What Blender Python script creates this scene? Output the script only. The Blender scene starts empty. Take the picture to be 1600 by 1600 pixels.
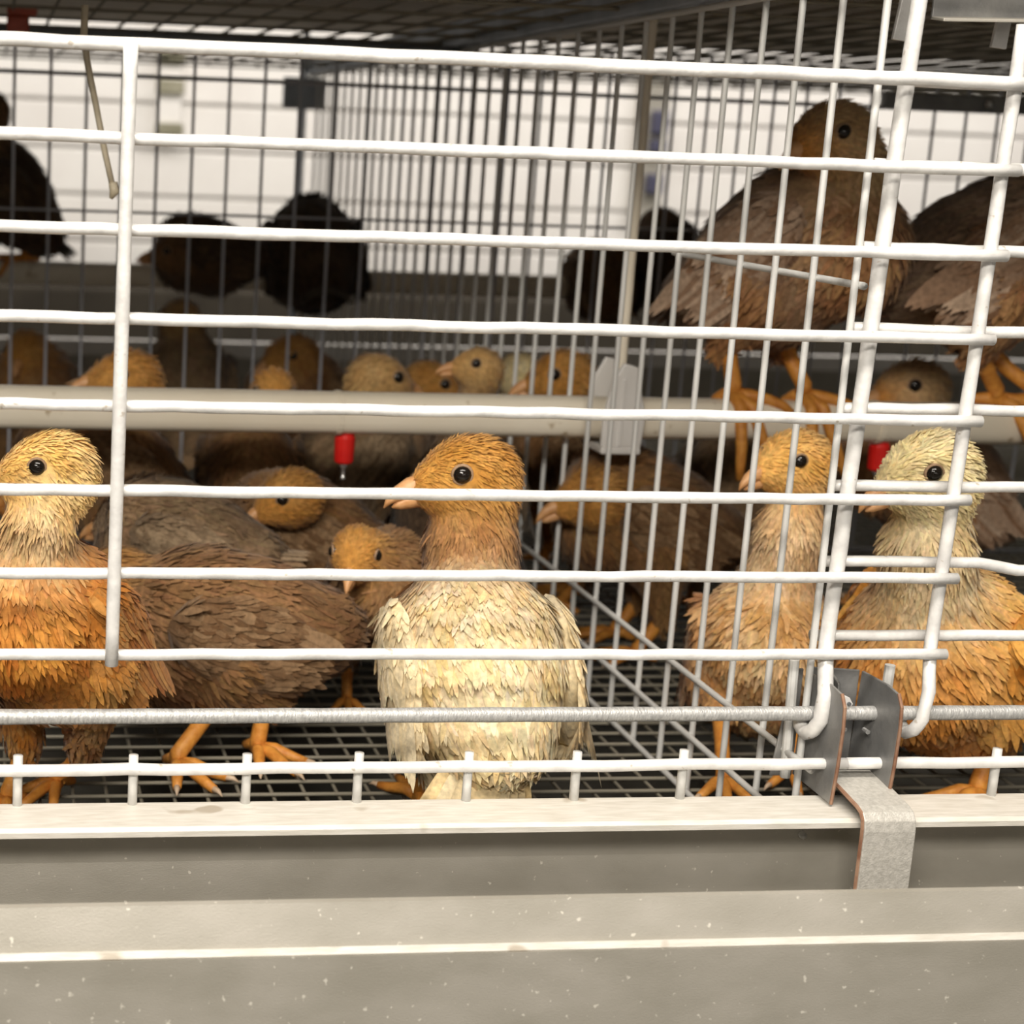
import bpy, math, random
import numpy as np
from mathutils import Matrix, Vector

random.seed(7)
RNG = np.random.default_rng(11)
SC = bpy.context.scene
COL = SC.collection

# ------------------------------------------------------------------ camera
F_PX, PRX, PRY = 2600.0, 293.6, 747.2            # focal length and optical centre (the photo is an off-centre crop)
CAM = np.array([0.0919, -0.8386, -0.0443])       # metres; z = 0 is the top bar of the cage door


def cam_axes(a, b, c):
    ca, sa, cb, sb, cc, sc = math.cos(a), math.sin(a), math.cos(b), math.sin(b), math.cos(c), math.sin(c)
    return (np.array([[ca, -sa, 0], [sa, ca, 0], [0, 0, 1]]) @ np.array([[1, 0, 0], [0, cb, -sb], [0, sb, cb]])
            @ np.array([[cc, 0, -sc], [0, 1, 0], [sc, 0, cc]]))


RM = cam_axes(-0.1218, -0.2010, 0.0372)
cd = bpy.data.cameras.new('camera')
cam = bpy.data.objects.new('camera', cd)
COL.objects.link(cam)
cd.sensor_width = 36.0
cd.lens = F_PX / 1600 * 36
cd.shift_x = (800 - PRX) / 1600
cd.shift_y = (PRY - 800) / 1600
cd.clip_start = 0.05
m3 = np.stack([RM[:, 0], RM[:, 2], -RM[:, 1]], 1)
cam.matrix_world = Matrix([list(m3[i]) + [CAM[i]] for i in range(3)] + [[0, 0, 0, 1]])
cd.dof.use_dof = True
cd.dof.focus_distance = 0.935
cd.dof.aperture_fstop = 9.0
SC.camera = cam

# ------------------------------------------------------------------ light
SC.view_settings.view_transform = 'Standard'
SC.view_settings.look = 'None'
SC.view_settings.exposure = 0.0
SC.view_settings.gamma = 1.0
SC.view_settings.use_curve_mapping = False
world = bpy.data.worlds.new('shed_air')
SC.world = world
world.use_nodes = True
world.node_tree.nodes['Background'].inputs[0].default_value = (1.0, 0.95, 0.88, 1)
world.node_tree.nodes['Background'].inputs[1].default_value = 0.05


def area_light(name, loc, target, sx, sy, power, col):
    ld = bpy.data.lights.new(name, 'AREA')
    ld.shape = 'RECTANGLE'
    ld.size, ld.size_y, ld.energy, ld.color = sx, sy, power, col
    o = bpy.data.objects.new(name, ld)
    COL.objects.link(o)
    o.location = loc
    o.rotation_euler = (Vector(target) - Vector(loc)).to_track_quat('-Z', 'Y').to_euler()
    return o


area_light('aisle_lamp_and_fill', (0.25, -0.85, 1.30), (0.35, 0.05, -0.3), 1.6, 0.30, 44, (1.0, 0.93, 0.83))
area_light('aisle_lamp_and_fill', (-0.5, -1.80, 0.95), (0.45, 0.4, -0.25), 1.2, 0.25, 47, (1.0, 0.93, 0.82))  # second light added low, to reach the pipe beneath the belt
area_light('aisle_lamp_and_fill', (0.7, -2.1, 0.20), (0.6, 0.4, -0.15), 1.4, 0.4, 4.5, (1.0, 0.93, 0.82))  # weak fill added at cage height to brighten the perched birds, no real lamp
area_light('far_aisle_lamp', (1.0, 2.2, 1.3), (1.1, 3.4, 0.1), 3.6, 0.4, 40, (1.0, 0.95, 0.89))
area_light('far_aisle_lamp', (3.0, 2.2, 1.3), (3.2, 3.4, 0.1), 2.0, 0.4, 20, (1.0, 0.95, 0.89))


# ------------------------------------------------------------------ survey helpers (photo point -> place)
def at(x, y, Y):
    d = RM @ np.array([(x - PRX) / F_PX, 1, -(y - PRY) / F_PX])
    return CAM + d * (Y - CAM[1]) / d[1]


def atz(x, y, Z):
    d = RM @ np.array([(x - PRX) / F_PX, 1, -(y - PRY) / F_PX])
    return CAM + d * (Z - CAM[2]) / d[2]


def atyz(x, Y, Z):
    k = (x - PRX) / F_PX
    r = RM[:, 0] - k * RM[:, 1]
    X = CAM[0] - (r[1] * (Y - CAM[1]) + r[2] * (Z - CAM[2])) / r[0]
    return np.array([X, Y, Z])


# ------------------------------------------------------------------ materials
def new_mat(name):
    m = bpy.data.materials.new(name)
    m.use_nodes = True
    nt = m.node_tree
    return m, nt, nt.nodes['Principled BSDF']


def mat(name, c1, c2=None, scale=40, rough=0.6, metal=0.0, bump=0.0, bscale=200, stretch=(1, 1, 1), spots=None, detail=5):
    m, nt, b = new_mat(name)
    c2 = c2 or c1
    tc = nt.nodes.new('ShaderNodeTexCoord')
    mp = nt.nodes.new('ShaderNodeMapping')
    mp.inputs['Scale'].default_value = stretch
    nt.links.new(tc.outputs['Object'], mp.inputs[0])
    n = nt.nodes.new('ShaderNodeTexNoise')
    n.inputs['Scale'].default_value = scale
    n.inputs['Detail'].default_value = detail
    nt.links.new(mp.outputs[0], n.inputs['Vector'])
    r = nt.nodes.new('ShaderNodeValToRGB')
    r.color_ramp.elements[0].position, r.color_ramp.elements[1].position = 0.33, 0.68
    r.color_ramp.elements[0].color = (*c1, 1)
    r.color_ramp.elements[1].color = (*c2, 1)
    nt.links.new(n.outputs[0], r.inputs[0])
    out = r.outputs[0]
    if spots:
        col, sscale, thr = spots
        v = nt.nodes.new('ShaderNodeTexNoise')
        v.inputs['Scale'].default_value = sscale
        v.inputs['Detail'].default_value = 2
        nt.links.new(tc.outputs['Object'], v.inputs['Vector'])
        rr = nt.nodes.new('ShaderNodeValToRGB')
        rr.color_ramp.elements[0].position, rr.color_ramp.elements[1].position = thr, thr + 0.05
        nt.links.new(v.outputs[0], rr.inputs[0])
        mx = nt.nodes.new('ShaderNodeMix')
        mx.data_type = 'RGBA'
        nt.links.new(rr.outputs[0], mx.inputs[0])
        nt.links.new(out, mx.inputs[6])
        mx.inputs[7].default_value = (*col, 1)
        out = mx.outputs[2]
    nt.links.new(out, b.inputs['Base Color'])
    b.inputs['Roughness'].default_value = rough
    b.inputs['Metallic'].default_value = metal
    if bump:
        bn = nt.nodes.new('ShaderNodeTexNoise')
        bn.inputs['Scale'].default_value = bscale
        bn.inputs['Detail'].default_value = 3
        nt.links.new(mp.outputs[0], bn.inputs['Vector'])
        bp = nt.nodes.new('ShaderNodeBump')
        bp.inputs['Strength'].default_value = bump
        bp.inputs['Distance'].default_value = 0.001
        nt.links.new(bn.outputs[0], bp.inputs['Height'])
        nt.links.new(bp.outputs[0], b.inputs['Normal'])
    return m


def plumage_mat():
    m, nt, b = new_mat('plumage')
    a = nt.nodes.new('ShaderNodeAttribute')
    a.attribute_name = 'Col'
    tc = nt.nodes.new('ShaderNodeTexCoord')
    n = nt.nodes.new('ShaderNodeTexNoise')
    n.inputs['Scale'].default_value = 260
    n.inputs['Detail'].default_value = 4
    nt.links.new(tc.outputs['Object'], n.inputs['Vector'])
    mr = nt.nodes.new('ShaderNodeMapRange')
    mr.inputs[1].default_value, mr.inputs[2].default_value = 0.3, 0.7
    mr.inputs[3].default_value, mr.inputs[4].default_value = 0.72, 1.2
    nt.links.new(n.outputs[0], mr.inputs[0])
    mx = nt.nodes.new('ShaderNodeVectorMath')
    mx.operation = 'SCALE'
    nt.links.new(a.outputs['Color'], mx.inputs[0])
    nt.links.new(mr.outputs[0], mx.inputs['Scale'])
    nt.links.new(mx.outputs[0], b.inputs['Base Color'])
    b.inputs['Roughness'].default_value = 0.85
    b.inputs['Specular IOR Level'].default_value = 0.15
    b.inputs['Sheen Weight'].default_value = 0.15
    bp = nt.nodes.new('ShaderNodeBump')
    bp.inputs['Strength'].default_value = 0.5
    bp.inputs['Distance'].default_value = 0.001
    nt.links.new(n.outputs[0], bp.inputs['Height'])
    nt.links.new(bp.outputs[0], b.inputs['Normal'])
    return m


M = dict(
    zinc=mat('galvanised_bar', (0.70, 0.69, 0.68), (0.90, 0.89, 0.87), 70, 0.42, 0.15, 0.45, 160, spots=((0.55, 0.50, 0.44), 150, 0.70)),
    wire=mat('zinc_wire', (0.60, 0.60, 0.59), (0.80, 0.80, 0.78), 60, 0.45, 0.15, 0.25, 260),
    floorwire=mat('soiled_wire', (0.14, 0.125, 0.09), (0.40, 0.37, 0.30), 28, 0.6, 0.2, 0.3, 260),
    darkwire=mat('weathered_wire', (0.40, 0.41, 0.45), (0.58, 0.59, 0.64), 35, 0.5, 0.35, 0.2, 260),
    lip=mat('dusty_sheet_metal', (0.60, 0.57, 0.51), (0.73, 0.70, 0.65), 55, 0.5, 0.1, 0.2, 150, (1, 6, 6), ((0.45, 0.40, 0.33), 30, 0.64)),
    trough=mat('trough_sheet', (0.345, 0.325, 0.28), (0.43, 0.405, 0.36), 18, 0.42, 0.25, 0.15, 700, (1, 2, 2), ((0.66, 0.63, 0.56), 240, 0.70)),
    steel=mat('bracket_steel', (0.20, 0.20, 0.20), (0.30, 0.295, 0.285), 50, 0.45, 0.35, 0.3, 250),
    strap=mat('strap_steel', (0.44, 0.425, 0.39), (0.58, 0.56, 0.52), 420, 0.45, 0.2, 0.3, 900),
    rust=mat('rusty_cut_edge', (0.20, 0.09, 0.05), (0.33, 0.20, 0.13), 120, 0.8),
    pipe=mat('cream_plastic', (0.82, 0.74, 0.60), (0.90, 0.83, 0.70), 12, 0.42, 0, 0.1, 150, spots=((0.5, 0.4, 0.27), 45, 0.69)),
    white=mat('white_plastic', (0.76, 0.74, 0.72), (0.84, 0.82, 0.80), 20, 0.4),
    red=mat('red_plastic', (0.72, 0.012, 0.010), (0.85, 0.025, 0.018), 60, 0.35),
    dullred=mat('dusty_red_plastic', (0.36, 0.06, 0.03), (0.48, 0.10, 0.06), 60, 0.5),
    pin=mat('steel_pin', (0.6, 0.6, 0.6), (0.75, 0.75, 0.75), 60, 0.25, 0.8),
    tube=mat('beige_tube', (0.50, 0.43, 0.30), (0.64, 0.57, 0.44), 80, 0.55),
    belt=mat('dung_belt', (0.66, 0.58, 0.47), (0.80, 0.72, 0.61), 9, 0.7, 0, 0.1, 60, (1, 3, 1)),
    panel=mat('white_panel', (0.80, 0.77, 0.74), (0.86, 0.84, 0.81), 6, 0.5),
    plinth=mat('grey_plinth', (0.028, 0.022, 0.014), (0.045, 0.036, 0.024), 8, 0.8),
    concrete=mat('concrete', (0.10, 0.095, 0.08), (0.15, 0.14, 0.12), 8, 0.85, 0, 0.3, 60),
    navy=mat('navy_box', (0.05, 0.05, 0.09), (0.07, 0.07, 0.12), 30, 0.5),
    olive=mat('olive_conduit', (0.22, 0.21, 0.14), (0.33, 0.31, 0.23), 14, 0.6),
    bluesteel=mat('blue_grey_steel', (0.34, 0.39, 0.46), (0.48, 0.53, 0.60), 30, 0.45, 0.3),
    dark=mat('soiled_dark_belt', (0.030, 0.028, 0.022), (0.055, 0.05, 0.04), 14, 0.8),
    rail=mat('dark_rail', (0.10, 0.11, 0.12), (0.17, 0.18, 0.19), 40, 0.5, 0.3),
    plume=plumage_mat(),
    eye=mat('dark_eye', (0.010, 0.008, 0.006), (0.014, 0.010, 0.008), 80, 0.12),
    lid=mat('eyelid_skin', (0.30, 0.19, 0.11), (0.40, 0.26, 0.16), 200, 0.7),
    beak=mat('horn_beak', (0.56, 0.27, 0.10), (0.68, 0.38, 0.18), 160, 0.45),
    leg=mat('yellow_leg_scale', (0.55, 0.20, 0.030), (0.74, 0.33, 0.06), 140, 0.5, 0, 0.6, 500),
    claw=mat('pale_claw', (0.50, 0.36, 0.24), (0.6, 0.46, 0.33), 160, 0.5),
)


# ------------------------------------------------------------------ object helpers
def link(name, mesh, parent=None, m=None):
    o = bpy.data.objects.new(name, mesh)
    COL.objects.link(o)
    if parent is not None:
        o.parent = parent
    if m is not None and mesh is not None and len(mesh.materials) == 0:
        mesh.materials.append(m)
    return o


def tag(o, label, cat, group=None):
    o['label'], o['category'] = label, cat
    if group:
        o['group'] = group
    return o


def thing(name, label, cat, loc=(0, 0, 0), group=None):
    o = bpy.data.objects.new(name, None)
    COL.objects.link(o)
    o.location = loc
    o.empty_display_size = 0.02
    return tag(o, label, cat, group)


def mesh_of(name, verts, faces, smooth=False):
    me = bpy.data.meshes.new(name)
    me.from_pydata([tuple(map(float, v)) for v in verts], [], [tuple(f) for f in faces])
    if smooth:
        me.polygons.foreach_set('use_smooth', np.ones(len(me.polygons), bool))
    me.update()
    return me


class MB:
    """collects shapes for one mesh"""

    def __init__(s):
        s.v, s.f = [], []

    def box(s, lo, hi):
        n = len(s.v)
        for z in (lo[2], hi[2]):
            s.v += [(lo[0], lo[1], z), (hi[0], lo[1], z), (hi[0], hi[1], z), (lo[0], hi[1], z)]
        s.f += [[n + i for i in q] for q in ((0, 3, 2, 1), (4, 5, 6, 7), (0, 1, 5, 4), (1, 2, 6, 5), (2, 3, 7, 6), (3, 0, 4, 7))]
        return s

    def tube(s, pts, rads, seg=10, cap=True):
        pts = [np.array(p, float) for p in pts]
        if not hasattr(rads, '__len__'):
            rads = [rads] * len(pts)
        n0 = len(s.v)
        t0 = pts[1] - pts[0]
        up = np.array([0, 0, 1.0]) if abs(t0[2]) < 0.9 * np.linalg.norm(t0) else np.array([1.0, 0, 0])
        for i, p in enumerate(pts):
            t = pts[min(i + 1, len(pts) - 1)] - pts[max(i - 1, 0)]
            t /= np.linalg.norm(t) + 1e-12
            a = np.cross(t, up)
            a /= np.linalg.norm(a) + 1e-12
            b = np.cross(a, t)
            up = b
            for k in range(seg):
                w = 2 * math.pi * k / seg
                s.v.append(tuple(p + rads[i] * (math.cos(w) * a + math.sin(w) * b)))
        for i in range(len(pts) - 1):
            for k in range(seg):
                k2 = (k + 1) % seg
                q = n0 + i * seg
                s.f.append([q + k, q + k2, q + seg + k2, q + seg + k])
        if cap:
            s.f.append([n0 + k for k in range(seg)][::-1])
            e = n0 + (len(pts) - 1) * seg
            s.f.append([e + k for k in range(seg)])
        return s

    def prism(s, prof, axis_a, axis_b, ext):
        """closed 2-D outline (list of 3-D points) extruded by vector ext"""
        n = len(s.v)
        k = len(prof)
        e = np.array(ext, float)
        s.v += [tuple(p) for p in prof] + [tuple(np.array(p) + e) for p in prof]
        s.f.append(list(range(n, n + k))[::-1])
        s.f.append(list(range(n + k, n + 2 * k)))
        for i in range(k):
            j = (i + 1) % k
            s.f.append([n + i, n + j, n + k + j, n + k + i])
        return s

    def build(s, name, m, parent=None, smooth=False, bevel=0):
        me = mesh_of(name, s.v, s.f, smooth)
        o = link(name, me, parent, m)
        if bevel:
            b = o.modifiers.new('edge', 'BEVEL')
            b.width, b.segments, b.limit_method = bevel, 2, 'ANGLE'
        return o


def sheet(prof, t):
    """profile polyline [(y,z)..] -> closed outline of thickness t"""
    p = [np.array(q, float) for q in prof]
    off = []
    for i in range(len(p)):
        a = p[max(i - 1, 0)]
        b = p[min(i + 1, len(p) - 1)]
        d = (b - a) / np.linalg.norm(b - a)
        off.append(p[i] + t * np.array([-d[1], d[0]]))
    return p + off[::-1]


CYL = {}


def wire(name, a, b, r, m, parent, seg=8):
    """straight wire as an instance of a shared unit cylinder"""
    key = (m.name, seg)
    if key not in CYL:
        mb = MB().tube([(0, 0, 0), (0, 0, 0.5), (0, 0, 1)], 1.0, seg)
        me = mesh_of('wire_' + m.name, mb.v, mb.f, True)
        me.materials.append(m)
        CYL[key] = me
    a, b = Vector(a), Vector(b)
    d = b - a
    o = bpy.data.objects.new(name, CYL[key])
    COL.objects.link(o)
    o.matrix_world = Matrix.Translation(a) @ d.to_track_quat('Z', 'Y').to_matrix().to_4x4() @ Matrix.Diagonal((r, r, d.length, 1))
    if parent is not None:
        o.parent = parent
        o.matrix_parent_inverse = Matrix.Translation(-parent.location)
    return o


def bar(name, pts, r, m, parent, seg=12):
    """a bar with its own slightly uneven mesh"""
    L = parent.location
    fine = []
    for i in range(len(pts) - 1):
        a, b = np.array(pts[i], float), np.array(pts[i + 1], float)
        k = max(2, int(np.linalg.norm(b - a) / 0.02))
        for j in range(k):
            fine.append(a + (b - a) * j / k)
    fine.append(np.array(pts[-1], float))
    off = np.array(L)
    rr = [r * (1 + random.uniform(-0.035, 0.035)) for _ in fine]
    ff = [p - off + np.array([0, random.uniform(-1, 1) * 0.0003, random.uniform(-1, 1) * 0.00035]) for p in fine]
    return MB().tube(ff, rr, seg).build(name, m, parent, True)


FLOOR_Z = -0.458
XP = 0.5575

# ------------------------------------------------------------------ setting
GZ = -1.15


def struct(o):
    o['kind'] = 'structure'
    return o


struct(MB().box((-2.5, -2.2, GZ - 0.1), (5.0, 3.6, GZ)).build('floor', M['concrete']))
wb = struct(MB().box((-2.5, 3.44, -0.42), (5.0, 3.56, 1.75)).build('wall_back', M['panel']))
z = -0.42
while z < 1.7:
    hgt = 0.115
    p = MB().box((-2.5, 3.418, z + 0.004), (5.0, 3.4401, z + hgt - 0.004)).build('panel', M['panel'], wb, bevel=0.004)
    z += hgt
struct(MB().box((-2.5, 3.38, GZ), (5.0, 3.56, -0.42)).build('trim_1', M['plinth'], bevel=0.01))
struct(MB().box((-2.5, -2.2, 1.75), (5.0, 3.6, 1.85)).build('ceiling', M['panel']))

# ------------------------------------------------------------------ cage doors
TILT = -0.0323
S = 0.045
XL, XR = 0.158, 0.6261


def dpt(x, z, dy=0.0):
    return (x, TILT * z + dy, z)


BR = 0.0032
door = thing('cage_door', 'wide white-galvanised wire door with eight long horizontal bars, in front', 'cage door', (0.3, 0.0, -0.36))
for i in range(8):
    bar('horizontal_bar', [dpt(-0.36, -i * S), dpt(XR + 0.006, -i * S)], BR if i else 0.0036, M['zinc'], door)
bar('vertical_bar', [dpt(XL, 0.003, -0.0058), dpt(XL, -7 * S - 0.004, -0.0058)], 0.0036, M['zinc'], door)
hook = [dpt(XR, 0.03, 0.0058), dpt(XR, -7 * S, 0.0058)]
hz = -0.347
hook += [(XR - 0.004, 0.0055, hz + 0.012), (XR - 0.007, 0.0035, hz - 0.004), (XR - 0.010, 0.0055, hz - 0.0115), (XR - 0.011, 0.0115, hz - 0.0150), (XR - 0.011, 0.0175, hz - 0.0125), (XR - 0.011, 0.0205, hz - 0.007)]
bar('vertical_bar', hook, 0.0036, M['zinc'], door)

door2 = thing('cage_door', 'neighbouring galvanised wire door at the right edge, behind the overlapping bars', 'cage door', (0.75, 0.014, -0.36))
X2 = 0.5685
D2 = 0.0185
for i in range(8):
    zz = -i * 0.0442
    pts = [dpt(X2 - 0.008, zz, D2), dpt(1.35, zz, D2)]
    if i == 6:
        pts = [dpt(X2 - 0.008, zz, D2), dpt(0.655, zz, D2), dpt(0.68, zz - 0.005, D2), dpt(1.35, zz - 0.004, D2)]
    bar('horizontal_bar', pts, 0.0033, M['zinc'], door2)
V2 = D2 - 0.0062
hook = [dpt(X2 + 0.0035, 0.16, V2), dpt(X2, -0.03, V2), dpt(X2 - 0.004, -7 * S, V2 - 0.004)]
hook += [(X2 - 0.0085, 0.0045, hz + 0.010), (X2 - 0.0105, 0.0030, hz - 0.004), (X2 - 0.0125, 0.0060, hz - 0.0115), (X2 - 0.0135, 0.0120, hz - 0.0150), (X2 - 0.0140, 0.0180, hz - 0.0125), (X2 - 0.0140, 0.0210, hz - 0.006)]
bar('vertical_bar', hook, 0.0042, M['zinc'], door2)

rod_m = mat('grey_rod', (0.38, 0.38, 0.38), (0.58, 0.58, 0.57), 220, 0.45, 0.35, 0.5, 420, (3, 1, 1))
rod = MB().tube([(x, 0.0122, -0.3505) for x in np.linspace(-0.36, 1.35, 90)], [0.0042 * (1 + 0.03 * (-1) ** i) for i in range(90)], 12).build('hinge_rod', rod_m, None, True)
tag(rod, 'thick grey hinge rod running below the door hooks', 'rod')

fence = thing('feed_rail', 'low galvanised rail on short stubs above the trough lip', 'rail', (0.3, 0.0, -0.397))
bar('rail_bar', [(-0.36, 0.0, -0.376), (0.5745, 0.0, -0.376)], 0.0033, M['zinc'], fence)
bar('rail_bar', [(0.5755, 0.0, -0.376), (1.35, 0.0, -0.376)], 0.0033, M['zinc'], fence)
x = -0.2
for x in [0.1095 + 0.0618 * k for k in range(-7, 7)] + [0.6676 + 0.0618 * k for k in range(0, 10)]:
    if x > 0.5 and x < 0.6:
        continue
    bar('stub', [(x, 0.004, -0.369), (x, 0.004, -0.3975)], 0.0026, M['wire'], fence)

# ------------------------------------------------------------------ feed trough
tr = thing('feed_trough', 'long grey sheet-metal feed trough along the cage front', 'feed trough', (0.3, -0.06, -0.5))


def sheet_part(name, prof, t, m, parent, x0=-0.6, x1=1.5, bevel=0.0):
    L = np.array(parent.location)
    pr = [np.array([x0, q[0], q[1]]) - L for q in sheet(prof, t)]
    return MB().prism(pr, 1, 2, (x1 - x0, 0, 0)).build(name, m, parent, False, bevel)


sheet_part('lip', [(0.006, -0.430), (0.006, -0.3975), (-0.028, -0.3968), (-0.0305, -0.3985), (-0.0305, -0.4015)], 0.0012, M['lip'], tr)
sheet_part('back_panel', [(0.0035, -0.3995), (0.002, -0.43), (-0.006, -0.465), (-0.020, -0.490), (-0.04, -0.503), (-0.085, -0.503)], 0.0012, M['trough'], tr)
sheet_part('front_panel', [(-0.085, -0.503), (-0.108, -0.48), (-0.1185, -0.4245), (-0.1175, -0.421), (-0.110, -0.401), (-0.107, -0.4005), (-0.1045, -0.4035)], -0.0012, M['trough'], tr)
sheet_part('front_skirt', [(-0.1192, -0.4236), (-0.1215, -0.60)], -0.0012, M['trough'], tr)
sheet_part('crease_highlight', [(-0.1188, -0.4195), (-0.1204, -0.4228), (-0.1192, -0.4248)], 0.0010, M['lip'], tr)  # paler strip: the highlight along the fold is put into its colour

# ------------------------------------------------------------------ support bracket on the trough
br = thing('support_bracket', 'dark steel door bracket with a bent strap clamped over the trough lip', 'bracket', (0.56, 0.0, -0.397))
bl = np.array(br.location)


def bpart(name, poly, ext, m=M['steel'], bevel=0.0006):
    return MB().prism([np.array(p) - bl for p in poly], 0, 0, ext).build(name, m, br, False, bevel)


# left and right cheek plates (in the Y-Z plane), back channel and strap
cheek = [(-0.011, -0.3955), (-0.0135, -0.372), (-0.0145, -0.350), (-0.0135, -0.338), (-0.009, -0.3315), (0.002, -0.330), (0.030, -0.331), (0.034, -0.3955)]
for xc in (0.5612, 0.5945):
    pl = bpart('cheek_plate', [(xc, a, b) for a, b in cheek], (0.0016, 0, 0))
    e = MB().tube([np.array((xc + 0.0008, a - 0.0004, b)) - bl for a, b in cheek[:5]], 0.0010, 6).build('cut_edge', M['rust'], pl)
bpart('side_flange', [(0.5612, 0.0335, -0.3965), (0.5612, 0.0335, -0.331), (0.5555, 0.0335, -0.331), (0.5475, 0.0335, -0.3965)], (0, 0.0016, 0))
bpart('back_channel', [(0.563, 0.0325, -0.395), (0.5945, 0.0325, -0.395), (0.5950, 0.0325, -0.3315), (0.563, 0.0325, -0.3295)], (0, 0.0016, 0))
bpart('channel_rib', [(0.5765, 0.012, -0.389), (0.5765, 0.032, -0.389), (0.5765, 0.032, -0.332), (0.5765, 0.022, -0.336)], (0.0016, 0, 0))
bpart('washer_tab', [(0.5632, -0.004, -0.3415), (0.570, -0.004, -0.3425), (0.5725, -0.004, -0.3395), (0.570, -0.004, -0.3355), (0.5632, -0.004, -0.3325)], (0, 0.0012, -0.0005), M['zinc'])
MB().tube([np.array((0.5695, -0.0042, -0.339)) - bl, np.array((0.5695, -0.0052, -0.339)) - bl], 0.0011, 10).build('bolt_hole', M['rail'], br)
for (yy, zz) in ((0.0, -0.3745), (0.010, -0.3475)):
    MB().tube([np.array((0.5605, yy, zz)) - bl, np.array((0.5615, yy, zz)) - bl], 0.0018, 10).build('bolt_hole', M['rail'], br)
for xx, yy, zz in ((0.5755, -0.001, -0.3585), (0.5895, -0.001, -0.3600), (0.5655, -0.001, -0.3735)):
    MB().tube([np.array((xx, yy + 0.0125, zz)) - bl, np.array((xx, yy + 0.008, zz)) - bl], 0.0014, 8).build('rivet', M['pin'], br)
for x0_, x1_, yy, za in ((0.5555, 0.5530, 0.0305, -0.3245), (0.6085, 0.6095, 0.0265, -0.3265)):
    MB().tube([np.array((x0_, yy, -0.396)) - bl, np.array((x1_, yy, za)) - bl], 0.0030, 10).build('upright_pin', M['wire'], br)
# strap: starts between the cheeks, crosses the lip, bends down the trough side
prof = [(0.010, -0.3855), (-0.012, -0.3880), (-0.030, -0.3905), (-0.0345, -0.3920), (-0.0370, -0.3950), (-0.0378, -0.400), (-0.0378, -0.470)]
out = sheet(prof, -0.0020)
st = MB().prism([np.array([0.5672, q[0], q[1]]) - bl for q in out], 1, 2, (0.0298, 0, 0)).build('strap', M['strap'], br, False, 0.0006)
MB().tube([np.array([0.5670, q[0], q[1] + 0.001]) - bl for q in prof], 0.0012, 6).build('cut_edge', M['rust'], st)

# ------------------------------------------------------------------ wire cage
part = thing('wire_partition', 'upright wire-mesh partition between the two cages, bare vertical wires', 'wire partition', (XP, 0.83, FLOOR_Z))
ys = [0.02 + 0.0476 * k for k in range(0, 34)]
for k, yy in enumerate(ys):
    wire('vertical_wire', (XP, yy, FLOOR_Z), (XP, yy, 0.062), 0.0021, M['wire'], part)
for zz in (-0.380, -0.4195, -0.457):
    wire('horizontal_wire', (XP - 0.003, 0.0, zz), (XP - 0.003, 1.64, zz), 0.0021, M['wire'], part)
wire('horizontal_wire', (XP + 0.0035, 0.016, -0.109), (XP + 0.0035, 0.275, -0.109), 0.0021, M['wire'], part)
wire('horizontal_wire', (XP - 0.003, 0.0, 0.052), (XP - 0.003, 1.64, 0.052), 0.0022, M['wire'], part)
MB().box((XP - 0.006 - XP, -0.80, 0.055 - FLOOR_Z), (0.012, 0.83, 0.082 - FLOOR_Z)).build('top_rail', M['bluesteel'], part, bevel=0.002)
MB().box((-0.016, 0.80, 0.0), (-0.008, 0.810, 0.16 - FLOOR_Z)).build('end_post', M['bluesteel'], part, bevel=0.002)
MB().box((-0.045, 0.795, 0.005 - FLOOR_Z), (0.02, 0.80, 0.05 - FLOOR_Z)).build('corner_plate', M['bluesteel'], part, bevel=0.002)

divr = thing('wire_divider', 'dark upright wire divider across the middle of the cages, lit from behind', 'wire divider', (0.5, 0.83, FLOOR_Z))
x = 0.1122 - 0.0352 * 8
while x < 1.75:
    rr = 0.0016 if not (0.56 < x < 0.62) else 0.0024
    wire('vertical_wire', (x, 0.83, FLOOR_Z), (x, 0.83, 0.055), rr, M['darkwire'], divr)
    x += 0.0352
for zz, r in ((0.0141, 0.0021), (-0.118, 0.0014), (-0.30, 0.0019), (-0.457, 0.0019)):
    wire('horizontal_wire', (-0.25, 0.8335, zz), (1.8, 0.8335, zz), r, M['darkwire'], divr)
MB().box((-0.75, -0.004, 0.048 - FLOOR_Z), (0.06, 0.006, 0.056 - FLOOR_Z)).build('top_rail', M['rail'], divr, bevel=0.001)
MB().box((0.505, -0.004, 0.012 - FLOOR_Z), (1.3, 0.008, 0.029 - FLOOR_Z)).build('top_rail', M['steel'], divr, bevel=0.001)
MB().tube([(0.617, -0.004, 0.021 - FLOOR_Z), (0.617, -0.010, 0.021 - FLOOR_Z)], 0.005, 10).build('bolt', M['pin'], divr, True)

fl = thing('wire_floor', 'soiled square-mesh wire floor the chickens stand on', 'wire floor', (0.5, 0.83, FLOOR_Z))
step = 0.0217
x = -0.22
while x < 1.5:
    wire('mesh_wire', (x, 0.004, FLOOR_Z - 0.0045), (x, 1.64, FLOOR_Z - 0.0045), 0.0013, M['floorwire'], fl, 6)
    x += step
y = 0.014
while y < 1.64:
    wire('mesh_wire', (-0.25, y, FLOOR_Z - 0.0018), (1.7, y, FLOOR_Z - 0.0018), 0.0014, M['floorwire'], fl, 6)
    y += step
ce = thing('wire_ceiling', 'wire-mesh cage top seen from below against the belt', 'wire ceiling', (0.5, 0.83, 0.055))
x = -0.22
while x < 1.75:
    wire('mesh_wire', (x, 0.0, 0.0645), (x, 1.64, 0.0645), 0.0015, M['floorwire'], ce, 6)
    x += 0.0365
y = 0.02
while y < 1.66:
    wire('mesh_wire', (-0.25, y, 0.0615), (1.9, y, 0.0615), 0.0015, M['floorwire'], ce, 6)
    y += 0.125
belt = MB()
nb = 40
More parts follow.
